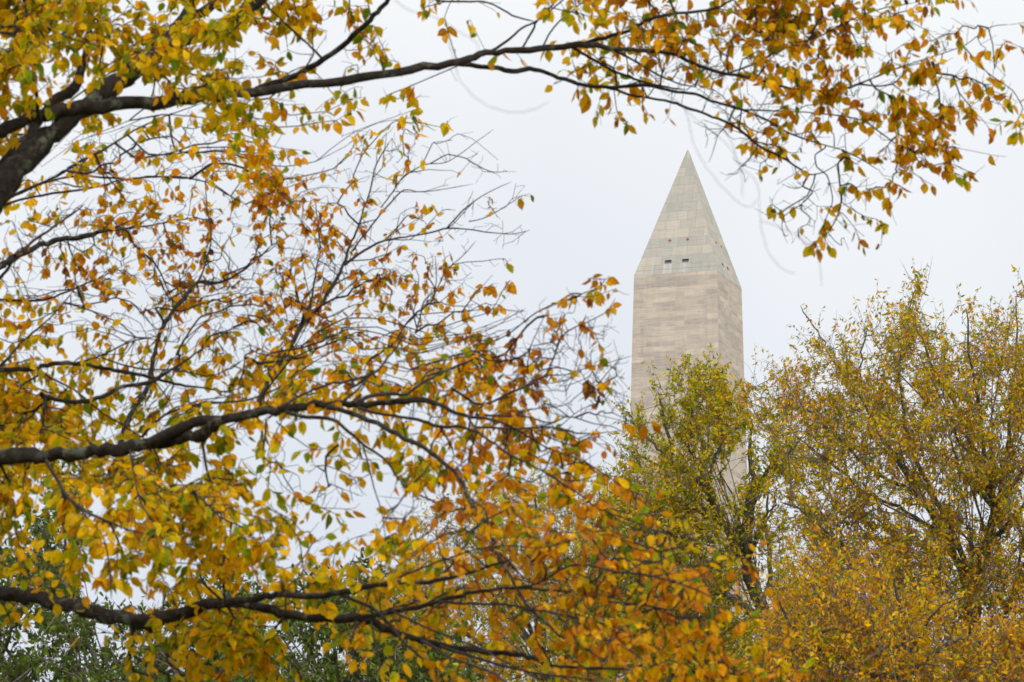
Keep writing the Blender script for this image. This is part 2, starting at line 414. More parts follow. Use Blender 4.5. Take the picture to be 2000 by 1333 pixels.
def grow(base_pos, base_len, pts, bf=.25, up=0.0):
    """joins every point to the skeleton, nearest first, short ways to the root preferred"""
    nb = len(base_pos); pos = np.vstack([base_pos, pts]); n = len(pos)
    par = np.full(n, -1); pl = np.zeros(n); pl[:nb] = base_len
    best = np.full(len(pts), 1e9); bp = np.zeros(len(pts), int); dist = np.zeros(len(pts))
    for s in range(0, nb, 400):
        blk = base_pos[s:s + 400]
        d = np.linalg.norm(pts[:, None] - blk[None], axis=2)
        c = d + bf * pl[s:s + len(blk)][None]; k = c.argmin(1); v = c[np.arange(len(pts)), k]
        u = v < best; best[u] = v[u]; bp[u] = k[u] + s; dist[u] = d[np.arange(len(pts)), k][u]
    act = np.ones(len(pts), bool); order = []
    for _ in range(len(pts)):
        i = int(np.where(act, best, 1e9).argmin()); act[i] = False
        par[nb + i] = bp[i]; pl[nb + i] = pl[bp[i]] + np.linalg.norm(pts[i] - pos[bp[i]]); order.append(i)
        d = np.linalg.norm(pts - pts[i], axis=1); c = d + bf * pl[nb + i]
        u = act & (c < best); best[u] = c[u]; bp[u] = nb + i
    return pos, par, order, nb

def pipe(par, nb, order, n, tip, power=.45, cap=None):
    w = np.zeros(n); w[nb:] = 1
    for i in reversed(order):
        p_ = par[nb + i]
        if p_ >= nb: w[p_] += w[nb + i]
    r = tip * np.maximum(w, 1) ** power
    if cap is not None: r = np.minimum(r, cap)
    r[:nb] = 1e3
    return r

def unit(v): return v / (np.linalg.norm(v, axis=-1, keepdims=True) + 1e-9)

def leaves(name, base, direc, length, hue, mat, parent, detail=True, curl=.25, width=.62, tone=None, rs=None):
    """one mesh of separate ovate leaf blades, each folded along its midrib and curled"""
    g_ = rs or rng; n = len(base)
    if detail:
        T = np.array([.09, .26, .47, .69, .87]); Wd = np.array([.25, .44, .49, .37, .17])
    else:
        T = np.array([.30, .68]); Wd = np.array([.46, .36])
    K = len(T)
    d = unit(direc); side = unit(np.cross(d, unit(g_.normal(size=(n, 3))))); nor = np.cross(side, d)
    wv = width * g_.uniform(.72, 1.15, n); fold = g_.uniform(.0, .75, n); cu = g_.normal(0, curl, n) + curl * .6; tw = g_.normal(0, .35, n)
    def P(t, s, w):
        a = tw * t; sd = side * np.cos(a)[:, None] + nor * np.sin(a)[:, None]; nr = nor * np.cos(a)[:, None] - side * np.sin(a)[:, None]
        z = cu * t * t + np.abs(s) * w * wv * np.sin(fold)
        return base + length[:, None] * (d * (t * (1 - .25 * np.abs(cu) * t))[:, None] + sd * (s * w * wv * np.cos(fold * .8))[:, None] + nr * z[:, None])
    rows = [P(0, 0, 0)]; rim = [0.0]
    for t, w in zip(T, Wd):
        jag = g_.uniform(.88, 1.12, n)
        rows += [P(t - .03, -1, w * jag), P(t, 0, 0), P(t - .03, 1, w * g_.uniform(.88, 1.12, n))]; rim += [1, 0, 1]
    rows.append(P(1.0, 0, 0)); rim.append(1.0)
    V = np.stack(rows, 1); nv = V.shape[1]; V = V.reshape(-1, 3)
    tri = [(0, 2, 1), (0, 3, 2)]; qd = []
    for k in range(K - 1):
        o_ = 1 + 3 * k; qd += [(o_, o_ + 1, o_ + 4, o_ + 3), (o_ + 1, o_ + 2, o_ + 5, o_ + 4)]
    o_ = 1 + 3 * (K - 1); tri += [(o_, o_ + 1, nv - 1), (o_ + 1, o_ + 2, nv - 1)]
    off = (np.arange(n) * nv)[:, None, None]
    ft = (off + np.array(tri)[None]).reshape(-1, 3); fq = (off + np.array(qd)[None]).reshape(-1, 4)
    if tone is None: tone = g_.uniform(.72, 1.12, n)
    return mesh_np(name, V, [ft, fq], mat, parent, {'hue': np.repeat(np.clip(hue, .02, .98), nv), 'tone': np.repeat(tone, nv), 'rim': np.tile(rim, n)})

def field(seed, wl):
    g_ = np.random.default_rng(seed); k = g_.normal(size=(7, 2)) * 2 * math.pi / wl; ph = g_.uniform(0, 6.3, 7)
    return lambda x, y: np.sin(np.asarray(x)[..., None] * k[:, 0] + np.asarray(y)[..., None] * k[:, 1] + ph).sum(-1) / 2.6

# ---------------------------------------------------------------- the near tree framing the view
# limb traces: (distance at start, distance at end, [(photo x, photo y, thickness in photo pixels), ...]), first point nearest the trunk
LIMBS = [
 (21.2, 23.5, [(-430,330,60),(-250,292,44),(-60,262,34),(0,250,31),(60,235,29),(120,215,30),(200,208,30),(300,197,28),(400,190,26),(500,178,24),(570,168,20),(700,155,19),(800,137,18),(900,121,17),(950,105,15),(1000,100,15),(1070,95,14),(1130,88,14),(1200,95,10),(1260,100,9),(1320,108,9),(1360,128,9),(1440,148,8),(1470,150,7),(1500,163,6),(1540,173,5),(1600,178,4),(1660,172,3),(1740,138,2.5),(1820,120,2)]),
 (21.0, 22.5, [(-430,700,90),(-200,520,72),(-40,420,66),(0,370,62),(60,300,54),(120,240,44),(180,198,38),(240,150,36),(310,100,32),(370,75,30),(430,55,32),(500,5,30),(560,-50,26),(640,-120,20)]),
 (22.6, 23.8, [(180,205,22),(250,160,22),(310,105,22),(345,50,20),(385,-5,20),(440,-70,16)]),
 (23.0, 23.4, [(240,150,20),(300,118,22),(350,60,22),(410,10,22),(450,-30,20)]),
 (21.6, 22.6, [(-30,400,28),(10,320,26),(60,265,24),(100,205,22),(145,175,21),(165,115,18),(178,40,15),(185,-10,14),(190,-80,10)]),
 (21.5, 21.0, [(78,240,10),(72,205,9),(68,160,9),(66,95,10)]),
 (21.4, 21.0, [(40,93,9),(66,78,13),(80,68,14),(105,45,13),(140,5,11),(170,-40,8)]),
 (21.2, 21.3, [(105,62,4),(155,80,3),(200,92,2)]),
 (21.4, 22.0, [(-40,120,12),(0,115,10),(25,118,8),(45,93,7)]),
 (22.8, 22.8, [(140,195,4),(190,160,3.5),(235,130,3),(260,110,2)]),
 (22.5, 22.0, [(500,177,15),(560,155,14),(620,125,13),(680,80,12),(720,40,11),(750,10,10),(775,-20,9),(830,-80,6)]),
 (22.2, 22.3, [(724,34,4),(719,0,3),(716,-30,3)]),
 (22.3, 22.0, [(633,117,6),(600,85,5),(570,58,5),(545,35,4),(520,8,3),(505,-30,2)]),
 (23.2, 23.0, [(1125,90,10),(1180,74,9),(1230,60,8),(1260,42,8),(1300,30,7),(1380,20,6),(1430,0,5),(1480,-30,4)]),
 (23.3, 23.6, [(1120,95,8),(1150,112,7),(1200,140,6),(1250,158,5),(1290,168,4),(1340,176,3)]),
 (23.3, 23.4, [(1195,97,6),(1240,120,5),(1280,145,5),(1320,162,4),(1355,170,3)]),
 (23.0, 24.0, [(895,124,12),(930,130,11),(970,133,10),(1000,138,10),(1045,136,10),(1080,148,9),(1130,163,8),(1180,170,8),(1260,168,8),(1310,178,7),(1360,185,6),(1400,200,6),(1450,215,5),(1500,236,4),(1545,262,4),(1600,280,3),(1660,300,2.5),(1720,335,2)]),
 (23.6, 24.3, [(1185,172,6),(1230,185,6),(1300,197,6),(1340,210,6),(1380,225,6),(1420,240,6),(1450,258,6),(1480,285,6),(1530,310,5),(1570,335,4),(1592,341,3),(1630,325,2),(1700,268,1.5)]),
 (23.6, 23.9, [(1450,215,4),(1540,218,3),(1600,222,3),(1680,235,3),(1720,260,3),(1760,290,2.5)]),
 (23.5, 23.3, [(1640,176,3),(1700,155,3),(1750,135,3),(1800,118,2.5),(1880,90,2),(1930,55,2),(1975,48,1.5)]),
 (23.5, 23.2, [(1425,143,4),(1480,122,4),(1540,92,3.5),(1600,72,3),(1660,40,3),(1720,18,2.5),(1790,5,2)]),
 (22.8, 22.6, [(950,104,7),(990,80,6),(1020,55,5),(1050,40,4),(1080,18,4),(1110,-10,4)]),
 (22.8, 22.6, [(1022,92,5),(1040,60,5),(1052,35,4),(1080,10,4),(1100,-20,3)]),
 (22.9, 22.8, [(1063,88,4),(1082,55,4),(1120,20,3),(1160,-10,3)]),
 (22.4, 22.8, [(820,-20,5),(860,2,5),(920,3,5),(960,8,4),(1000,30,4),(1045,42,3)]),
 (24.6, 26.6, [(-200,480,12),(15,398,6),(80,382,5.5),(180,368,5),(240,352,4),(330,345,4),(400,355,3),(440,378,3),(480,400,2)]),
 (24.4, 26.0, [(-200,470,12),(40,376,6),(95,355,5),(150,345,5),(250,350,5),(300,345,4),(370,350,3)]),
 (24.0, 25.5, [(-200,500,14),(40,378,7),(110,345,6),(160,315,6),(210,288,5),(262,255,4),(330,225,3),(400,200,2)]),
 (24.0, 26.5, [(-300,600,24),(-20,527,13),(0,520,13),(30,500,13),(80,480,12),(130,467,12),(170,460,13),(210,450,7),(245,450,5),(265,480,4.5),(300,512,4),(315,540,3.5),(335,582,3)]),
 (25.0, 26.8, [(190,455,8),(230,448,6),(300,440,4),(380,425,3)]),
 (24.4, 25.6, [(30,500,8),(60,475,7),(92,452,6),(140,420,4),(165,400,3)]),
 (24.4, 24.2, [(-30,575,8),(0,543,7),(25,512,6),(50,495,6)]),
 (24.6, 26.2, [(-200,600,9),(-20,587,6),(65,588,6),(105,580,5),(155,560,4),(195,543,3),(240,520,2)]),
 (23.6, 24.8, [(-60,770,7),(15,700,5),(52,660,4.5),(100,620,3.5),(150,560,2)]),
 (25.2, 26.4, [(232,880,12),(240,845,11),(262,800,12),(279,775,10),(290,755,10),(297,720,10),(305,680,9),(318,640,9),(335,612,9),(352,593,9),(367,573,9),(386,553,8),(430,552,6),(470,533,5),(500,508,4),(530,480,3)]),
 (26.2, 26.8, [(386,553,5),(400,520,4),(412,465,3.5),(405,410,3),(400,360,2)]),
 (26.0, 26.6, [(350,595,4),(330,580,3.5),(310,540,3)]),
 (25.4, 27.4, [(505,790,11),(530,730,10),(552,700,10),(572,665,10),(592,635,10),(613,610,10),(632,588,9),(657,547,8),(670,518,7),(684,480,5.5),(697,447,5),(707,418,4),(722,375,3.5),(735,320,3),(765,270,2)]),
 (26.6, 27.6, [(672,518,6),(705,494,6),(740,475,5),(765,468,5),(800,462,4),(840,455,4),(873,446,4),(910,448,3),(960,455,2.5),(1000,457,2),(1036,450,1.5)]),
 (27.2, 27.6, [(873,446,4),(905,410,3),(950,378,2),(1000,355,1.5)]),
 (27.3, 27.5, [(915,433,2.5),(950,425,2.2),(985,405,2),(1020,382,1.4)]),
 (26.8, 27.5, [(690,490,4.5),(725,440,4),(760,400,3.5),(790,372,3),(830,375,2),(925,360,1.5)]),
 (26.8, 27.6, [(745,405,3),(768,375,3),(790,345,3),(830,322,2.5),(870,318,2),(900,300,2),(925,280,1.6),(965,252,1.2)]),
 (26.4, 27.2, [(603,630,6),(609,580,5),(620,510,4),(625,490,4),(622,440,3),(615,390,2)]),
 (26.2, 27.2, [(715,708,6),(750,685,6),(775,665,5),(790,640,4.5),(815,610,4),(840,590,3),(855,560,2.6),(872,530,2.2),(905,500,2),(930,470,1.5)]),
 (26.3, 27.3, [(810,650,4),(820,625,4),(828,590,3),(850,560,2.5),(850,500,2)]),
 (26.8, 27.4, [(815,615,3),(860,611,2.5),(920,607,2),(970,604,1.8),(1012,608,1.4)]),
 (22.2, 20.8, [(-430,930,80),(-200,910,50),(-30,900,38),(0,898,36),(50,892,34),(100,890,31),(170,885,28),(225,880,27),(270,872,26),(320,848,26),(370,826,24),(420,820,22),(480,811,20),(540,802,20),(600,794,18),(660,790,15),(700,792,14),(760,786,12),(820,782,11),(855,790,9),(907,812,8),(960,820,7),(1000,835,5),(1040,858,4),(1080,880,3),(1140,900,2)]),
 (21.7, 21.3, [(290,872,20),(330,862,26),(370,852,26),(405,842,25),(435,820,20)]),
 (21.0, 21.4, [(545,797,7),(600,767,6),(640,752,6),(690,741,6),(732,728,6),(760,698,5),(780,672,4),(790,640,3)]),
 (21.2, 21.4, [(665,788,6),(700,760,5),(728,728,5)]),
 (21.0, 21.6, [(692,790,9),(712,776,9),(760,770,8),(795,770,7),(820,750,7),(850,735,6),(885,718,5),(930,700,3)]),
 (21.2, 22.4, [(885,760,6),(940,790,6),(1000,765,6),(1027,755,6),(1052,740,5),(1066,733,5),(1080,702,4),(1097,658,3.5),(1122,640,3),(1155,625,2.5),(1185,608,2),(1203,582,1.5)]),
 (22.2, 22.4, [(1095,660,2.4),(1105,615,2),(1122,610,1.6),(1125,580,1.4)]),
 (22.0, 22.2, [(1020,757,3),(1037,680,2.4),(1050,645,2),(1062,618,1.5)]),
 (22.0, 22.6, [(1066,733,3),(1110,732,2.6),(1135,722,2.2),(1190,708,1.8),(1236,695,1.4)]),
 (21.0, 22.6, [(930,810,6),(995,813,5),(1026,814,4),(1075,826,3.5),(1112,814,3),(1160,828,2.4),(1200,835,2),(1226,850,1.5)]),
 (20.8, 22.6, [(930,835,6),(990,838,5),(1078,835,4),(1130,847,3.4),(1185,845,2.4),(1212,842,2)]),
 (21.6, 22.4, [(1010,812,3),(1040,800,2.5),(1100,793,2.2),(1130,770,2),(1165,745,2),(1190,762,2),(1232,778,1.5)]),
 (22.2, 22.4, [(1095,833,2.4),(1130,803,2),(1160,790,2),(1185,778,2),(1200,745,1.5)]),
 (20.9, 20.2, [(560,806,10),(600,815,9),(645,820,8),(684,845,7),(710,868,6),(755,902,5),(783,940,5),(815,965,4),(852,983,4),(866,1002,3)]),
 (21.0, 18.6, [(640,796,12),(668,802,11),(736,828,11),(789,855,11),(841,884,10),(875,912,9),(904,944,8),(920,983,8),(946,1023,7),(962,1050,7),(973,1083,7),(1000,1130,7),(1030,1180,7),(1060,1210,6),(1090,1240,5),(1130,1260,4),(1180,1290,3)]),
 (21.0, 19.6, [(700,797,8),(750,810,7),(815,820,7),(855,834,8),(895,834,7),(933,845,6),(967,868,5),(1000,890,5),(1050,915,4),(1100,945,4),(1140,972,4),(1170,995,3),(1240,1020,3),(1300,1050,2)]),
 (20.8, 20.2, [(915,815,5),(940,850,5),(967,868,5)]),
 (20.4, 20.0, [(710,870,4),(722,920,3.5),(733,960,3),(742,990,3),(748,1020,2.4),(752,1060,2)]),
 (20.3, 20.2, [(723,925,2.4),(700,940,2.2),(684,951,2),(686,965,1.8),(689,981,1.5)]),
 (20.4, 20.3, [(705,875,2),(694,898,2),(666,912,1.8),(656,930,1.6),(655,948,1.4),(668,968,1.4),(688,977,1.2)]),
 (20.4, 20.6, [(540,825,3),(575,855,2.6),(610,878,2.2),(632,877,1.8),(660,870,1.4)]),
 (20.4, 19.8, [(90,900,9),(115,945,8),(135,975,7),(165,998,7),(195,1012,6),(240,1030,5),(290,1045,3)]),
 (20.4, 19.8, [(255,880,5),(262,930,4),(275,980,4),(300,1030,3),(312,1080,2)]),
 (19.8, 19.6, [(160,998,4),(200,1050,4),(215,1110,4),(218,1172,3)]),
 (20.4, 19.9, [(380,960,3),(430,1010,4),(470,1030,4),(505,1060,3),(545,1070,2)]),
 (23.4, 23.8, [(-300,760,20),(-20,724,12),(60,722,11),(85,715,10),(120,711,10),(165,713,9),(210,722,8),(270,732,8),(310,742,7),(350,752,6),(400,758,4),(450,768,3)]),
 (23.4, 23.0, [(75,722,6),(110,745,5),(145,762,5),(190,800,4),(240,830,4),(290,862,3)]),
 (22.9, 24.0, [(80,770,10),(110,780,10),(160,785,10),(200,775,9),(240,755,9),(290,748,9),(330,725,7),(345,716,6),(370,700,5),(420,665,4),(455,640,3)]),
 (23.6, 24.0, [(335,722,5),(370,728,4),(405,735,3),(435,727,2),(480,700,2)]),
 (23.5, 24.2, [(140,712,4),(200,695,4),(250,670,3.5),(305,658,3)]),
 (23.7, 24.2, [(200,700,4),(240,713,4),(290,722,4),(340,722,3)]),
 (22.4, 19.8, [(-430,1180,80),(-200,1165,48),(-30,1158,32),(0,1158,31),(50,1165,30),(100,1178,32),(160,1190,32),(220,1205,32),(280,1212,34),(330,1205,32),(400,1182,26),(450,1177,23),(500,1185,22),(560,1200,20),(620,1208,20),(700,1210,20),(730,1215,18),(780,1240,16),(850,1258,14),(930,1272,13),(1000,1278,11),(1040,1285,10),(1070,1300,8),(1150,1305,6),(1230,1308,5),(1310,1318,4)]),
 (20.8, 19.0, [(420,1182,15),(500,1168,15),(540,1162,14),(600,1164,14),(650,1162,14),(700,1152,13),(740,1143,12),(800,1138,11),(850,1135,9),(920,1118,6),(980,1098,5),(1040,1090,3)]),
 (20.4, 18.2, [(690,1206,12),(760,1197,11),(830,1182,10),(890,1165,9),(940,1155,8),(1000,1148,7),(1060,1152,6),(1130,1158,5),(1180,1173,5),(1260,1183,5),(1330,1195,3)]),
 (20.3, 19.4, [(665,1160,8),(720,1185,7),(745,1202,6),(770,1228,6),(790,1258,6),(830,1290,5),(870,1330,4),(900,1370,3)]),
 (19.4, 18.0, [(860,1176,7),(920,1180,6),(985,1180,6),(1030,1190,5),(1090,1200,5),(1160,1215,5),(1200,1225,4),(1255,1252,3)]),
 (19.6, 18.6, [(770,1196,5),(820,1220,5),(870,1242,5),(940,1268,4),(1000,1300,4),(1060,1330,3)]),
 (18.8, 17.8, [(1000,1148,6),(1050,1140,5),(1105,1108,5),(1150,1105,5),(1210,1118,5),(1270,1125,5),(1340,1145,4),(1400,1170,3)]),
 (18.8, 18.0, [(780,1128,5),(850,1100,4),(900,1083,4),(935,1072,4),(1000,1066,3),(1060,1070,3),(1140,1050,2)]),
 (19.0, 19.0, [(870,1120,6),(905,1075,5),(930,1030,4),(960,1010,3),(1000,990,3)]),
 (19.8, 19.6, [(726,1215,4),(735,1260,4),(743,1300,3),(750,1345,3)]),
 (19.9, 19.8, [(695,1215,4),(690,1250,4),(692,1310,3)]),
 (19.6, 18.2, [(825,1252,8),(880,1285,6),(950,1310,6),(1000,1340,5)]),
 (19.4, 18.2, [(860,1262,8),(930,1285,7),(1000,1305,6),(1080,1320,5),(1180,1330,4)]),
 (18.8, 17.6, [(1085,1204,4),(1150,1240,4),(1200,1255,3),(1260,1290,3)]),
 (11.9, 11.1, [(700,-60,1.86),(760,-10,1.49),(800,20,1.27),(850,35,1.12),(900,65,1.04),(930,82,0.97),(938,112,0.74)]),
 (11.6, 10.8, [(870,60,1.49),(890,130,1.27),(905,165,1.12),(940,198,1.04),(985,218,0.97),(1035,217,0.89),(1072,198,0.74)]),
 (12.7, 11.5, [(1290,178,1.49),(1330,205,1.27),(1345,235,1.19),(1353,275,1.12),(1375,320,1.12),(1402,355,1.04),(1440,395,0.97),(1466,405,0.82),(1480,388,0.74)]),
 (12.7, 11.6, [(1330,205,1.12),(1365,238,1.12),(1400,265,1.12),(1440,308,1.12),(1450,350,0.89),(1449,385,0.74)]),
 (13.1, 11.3, [(1400,240,1.49),(1430,280,1.27),(1442,320,1.12),(1478,360,1.12),(1485,430,1.12),(1500,490,1.04),(1530,526,0.89),(1552,535,0.74)]),
 (11.9, 11.5, [(1484,432,0.97),(1530,448,0.89),(1570,470,0.89),(1598,505,0.89),(1605,562,0.74)]),
]
COV = """
7878233537 6744303112 2544566447 9776555100 
6667566761 4321400000 0235678557 8676323123
9354377624 3231510001 3436565555 6552555330
6512124573 2343012000 0045410133 4572153222
3215113266 5554334310 0003511133 4353566755
6123152547 5301433110 0000000016 5402377531
3326424265 8401121021 0000000015 3124355330
2324455534 9634320001 1000000000 0032242110
3324553344 6563313002 1000000000 2232300000
3312446333 4143232110 0000000000 0331200000
3345545532 4443545411 1000000000 0000000000
3324324832 5544555434 1022100000 0000000000
5421213432 4674455320 1422000000 0000000000
5634334443 6766566662 3211000000 0000000000
6645333555 8866556676 6223000000 0000000000
9765443546 7765667566 5314000000 0000000000
9985565455 3424465456 6420120000 0000000000
8787564343 3234345556 6653000000 0000000000
8776987673 3124347554 6564202000 0000000000
6366668876 4211213365 6665421000 0000000000
7355677774 6623243466 7776543200 0000000000
5555577766 7544465556 7666555431 0000000000
4444456666 6664666655 6566566644 0000000000
3222134544 4442555656 6675566444 0000000000
2320256679 5345555556 4545667633 0000000000
0120334766 7104434444 5466776655 4000000000
0000256774 6100142444 4466766566 5300000000
"""
cov = np.array([[int(c_) for c_ in ln.replace(' ', '')] for ln in COV.strip().splitlines()], float)
assert cov.shape == (27, 40), cov.shape

tree_xyz = at(np.array(-470.), np.array(900.), np.array(22.0)); tree_base = (float(tree_xyz[0]), float(tree_xyz[1]), 0.0)
nt_root = empty('autumn_tree', tree_base)
tag(nt_root, 'nearest autumn tree reaching in from the left, broad golden and rust leaves out of focus', 'tree')
# trunk, out of the frame on the left
tp_ = np.array([tree_base, np.array(tree_base) + (-.02, .05, 1.2), np.array(tree_base) + (.03, 0, 2.6), tuple(at(np.array(-480.), np.array(1180.), np.array(22.2))), tuple(at(np.array(-450.), np.array(930.), np.array(22.2))), tuple(at(np.array(-440.), np.array(650.), np.array(21.6))), tuple(at(np.array(-470.), np.array(330.), np.array(21.8))), tuple(at(np.array(-430.), np.array(-100.), np.array(22.2))), tuple(at(np.array(-380.), np.array(-600.), np.array(22.4)))])
tc_ = catmull(tp_, 8); tr = np.interp(np.arange(len(tc_)) / 8, range(9), [.36, .26, .23, .21, .19, .16, .13, .09, .03])
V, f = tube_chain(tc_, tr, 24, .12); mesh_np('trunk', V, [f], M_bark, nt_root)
bpos = []; blen = []; bpix = []; bdep = []; bwid = []
g2 = np.random.default_rng(3)
for li, (d0, d1, pts) in enumerate(LIMBS):
    A = np.array(pts, float); A[:, 0] += np.where(A[:, 0] > -150, g2.normal(0, .8, len(A)), 0)
    s = np.r_[0, np.cumsum(np.hypot(*np.diff(A[:, :2], axis=0).T))]; s /= s[-1]
    Dm = d0 + (d1 - d0) * s
    P3 = np.c_[at(A[:, 0], A[:, 1], Dm), A[:, 2] / F * Dm * .5, A[:, 0], A[:, 1], Dm]
    C = catmull(P3, 4)
    wob = np.linalg.norm(C[-1, :3] - C[0, :3]) * .0
    jig = g2.normal(size=(len(C), 3)) * (np.minimum(C[:, 3:4] * .22, .006) if d0 > 17 else .0008)
    jig[0] = 0; C[:, :3] += jig
    rad_ = np.maximum(C[:, 3] * .88, .0005)
    big = A[:, 2].max() > 9
    rad_[-1] = rad_[-1] * .35
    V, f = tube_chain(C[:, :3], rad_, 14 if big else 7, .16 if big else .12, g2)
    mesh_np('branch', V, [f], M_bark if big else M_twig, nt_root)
    Cs = C[(C[:, 4] > -420)] if d0 > 17 else C[:0]
    bpos.append(Cs[:, :3]); bpix.append(Cs[:, 4:6]); bdep.append(Cs[:, 6]); bwid.append(Cs[:, 3] / Cs[:, 6] * F)
    blen.append(np.linspace(.15, .0, len(Cs)) if len(Cs) else np.zeros(0))
bpos = np.vstack(bpos); bpix = np.vstack(bpix); bdep = np.concatenate(bdep); bwid = np.concatenate(bwid); blen = np.concatenate(blen)

fieldA, fieldB, fieldH = field(1, 260), field(2, 90), field(3, 150)
# classes of region: size of the blades and how far the colour has turned
def region(x, y):
    x = np.asarray(x, float); y = np.asarray(y, float)
    small = np.exp(-(((x - 560) / 520) ** 2 + ((y - 490) / 190) ** 2) ** 1.5)
    small = np.maximum(small, .8 * np.exp(-(((x - 1080) / 230) ** 2 + ((y - 680) / 170) ** 2) ** 1.5))
    size = .051 - .011 * small
    size = np.where((y > 1000) & (x > 850), .045, size)
    hue = .50 + .16 * small + .06 * (x > 1200) * (y < 600) - .05 * ((y > 800) & (x < 600)) + .13 * ((y > 850) & (x > 850)) + .05 * ((x > 600) & (y > 600) & (y < 850))
    hue = hue - .09 * ((y < 260) & (x < 500)) - .03 * (y > 700)
    return size, hue, small
def depth_of(x, y):
    P = np.c_[x, y]; out_ = np.zeros(len(P))
    for s in range(0, len(P), 500):
        d = ((P[s:s + 500, None] - bpix[None]) ** 2).sum(2)
        w = 1 / (d + 500) ** 1.5; out_[s:s + 500] = (w * bdep[None]).sum(1) / w.sum(1)
    return out_
cl = []
rows, cols = cov.shape
for r_ in range(-3, rows + 4):
    for c_ in range(-8, cols):
        rr_, cc_ = min(max(r_, 0), rows - 1), max(c_, 0)
        v = cov[rr_, cc_]
        if (r_ != rr_ or c_ != cc_): v *= .85
        if v <= 0: continue
        x0, y0 = c_ * 50 + 25, r_ * 50 + 25
        size, hue, small = region(x0, y0)
        Lp = size / 23.0 * F
        area = .30 * Lp * Lp
        n_leaf = -math.log(1 - min(v / 10, .93)) * 2500 / area * (.80 + .265 * v) * (1.7 if (x0 < 480 and y0 < 260) else 1) * (.45 if (1380 < x0 < 1520 and 1000 < y0 < 1260) else 1) * (.62 if (x0 > 850 and y0 > 1000) else 1) * (1.2 if (x0 < 560 and 700 < y0 < 1130) else 1)
        per = 2.6
        k = rng.poisson(n_leaf / per) if v > 1.5 else (rng.random() < .8) * 1
        for _ in range(int(k)):
            cl.append((x0 + rng.uniform(-27, 27), y0 + rng.uniform(-27, 27) - 8))
cl = np.array(cl)
# bare twigs where the crown is thin
bare = []
for (cx, cy, rx, ry, n_) in ((800, 420, 230, 190, 170), (1120, 740, 110, 130, 120), (250, 520, 270, 150, 260), (450, 640, 200, 90, 130), (1600, 270, 240, 110, 120), (1500, 130, 250, 90, 110), (1350, 110, 200, 70, 70), (900, 700, 250, 120, 140), (620, 930, 120, 60, 24), (560, 600, 160, 120, 120), (860, 1010, 110, 50, 36), (950, 1150, 250, 120, 120), (300, 290, 180, 60, 90), (1850, 150, 120, 110, 40), (1600, 420, 110, 70, 40), (1000, 900, 150, 80, 60), (350, 780, 150, 60, 80), (130, 330, 120, 60, 30), (1200, 1100, 200, 80, 60), (650, 60, 100, 60, 14)):
    n_ = int(n_ * 1.6); a = rng.uniform(0, 6.283, n_); q_ = np.sqrt(rng.uniform(0, 1, n_)); bare.append(np.c_[cx + rx * q_ * np.cos(a), cy + ry * q_ * np.sin(a)])
bare = np.vstack(bare)
ALL = np.vstack([cl, bare]); D_ = depth_of(ALL[:, 0], ALL[:, 1]) + .35 * fieldA(ALL[:, 0], ALL[:, 1]) + .12 * fieldB(ALL[:, 0], ALL[:, 1]) + rng.normal(0, .05, len(ALL))
for i in range(len(ALL)):                                                    # most leaves by a limb hang from the twigs on its far side
    d = np.hypot(bpix[:, 0] - ALL[i, 0], bpix[:, 1] - ALL[i, 1] - 10); near = (d < bwid + 20) & (bwid > 2.6)
    if ALL[i, 0] < 500 and ALL[i, 1] < 190:
        if near.any() and rng.random() < .6: D_[i] = min(D_[i], bdep[near].min() - rng.uniform(.15, .5))
    elif near.any() and rng.random() < (.95 if ALL[i, 1] > 1100 else .85): D_[i] = max(D_[i], bdep[near].max() + rng.uniform(.12, .6))
PT = at(ALL[:, 0], ALL[:, 1], D_)
pos, par, order, nb = grow(bpos, blen, PT, .30)
dead = np.zeros(len(pos), bool)                                            # let go of points that hang on an overlong twig
kidc = np.zeros(len(pos), int)
for i in order: kidc[par[nb + i]] += 1
for i in reversed(order):
    k_ = nb + i
    if kidc[k_] == 0 and np.linalg.norm(pos[k_] - pos[par[k_]]) > .30: dead[k_] = True; kidc[par[k_]] -= 1
# relax the zigzag a little towards the neighbours
ch = np.zeros(len(pos)); acc = np.zeros_like(pos)
for i in range(nb, len(pos)):
    if par[i] >= 0: acc[par[i]] += pos[i]; ch[par[i]] += 1
mv = np.arange(len(pos)) >= nb; mv &= ch > 0
tgt = pos.copy(); tgt[mv] = (acc[mv] / ch[mv][:, None] + pos[par[mv]]) / 2
pos[mv] = pos[mv] * .6 + tgt[mv] * .4
rad_ = pipe(par, nb, order, len(pos), .00105, .40, .0065)
pos[nb:] += rng.normal(0, .006, (len(pos) - nb, 3))
pos[dead] = pos[par[dead]] + np.array([0, 0, .004])
g4 = np.random.default_rng(19)
e_ = np.arange(nb, len(pos)); e_ = e_[g4.random(len(e_)) < .75]; tt_ = g4.uniform(.15, 1, len(e_))[:, None]
so_ = pos[par[e_]] * (1 - tt_) + pos[e_] * tt_; dir_ = unit(unit(pos[e_] - pos[par[e_]]) * .7 + unit(g4.normal(size=(len(e_), 3))) * .9)
s1 = so_ + dir_ * g4.uniform(.012, .06, (len(e_), 1)); s2 = s1 + unit(dir_ + g4.normal(0, .35, (len(e_), 3))) * g4.uniform(.01, .05, (len(e_), 1))
m_ = len(e_); SPV = np.vstack([so_, s1, s2]); SPP = np.r_[np.full(m_, -1), np.arange(m_), m_ + np.arange(m_)]; SPR = np.r_[np.full(m_, .0011), np.full(m_, .0010), np.full(m_, .0007)]
V, f = twig_mesh(pos, par, rad_, nb, 3, 5); V2, f2 = twig_mesh(SPV, SPP, SPR, m_, 1, 4); mesh_np('twigs', np.vstack([V, V2]), [f, f2 + len(V)], M_twig, nt_root)
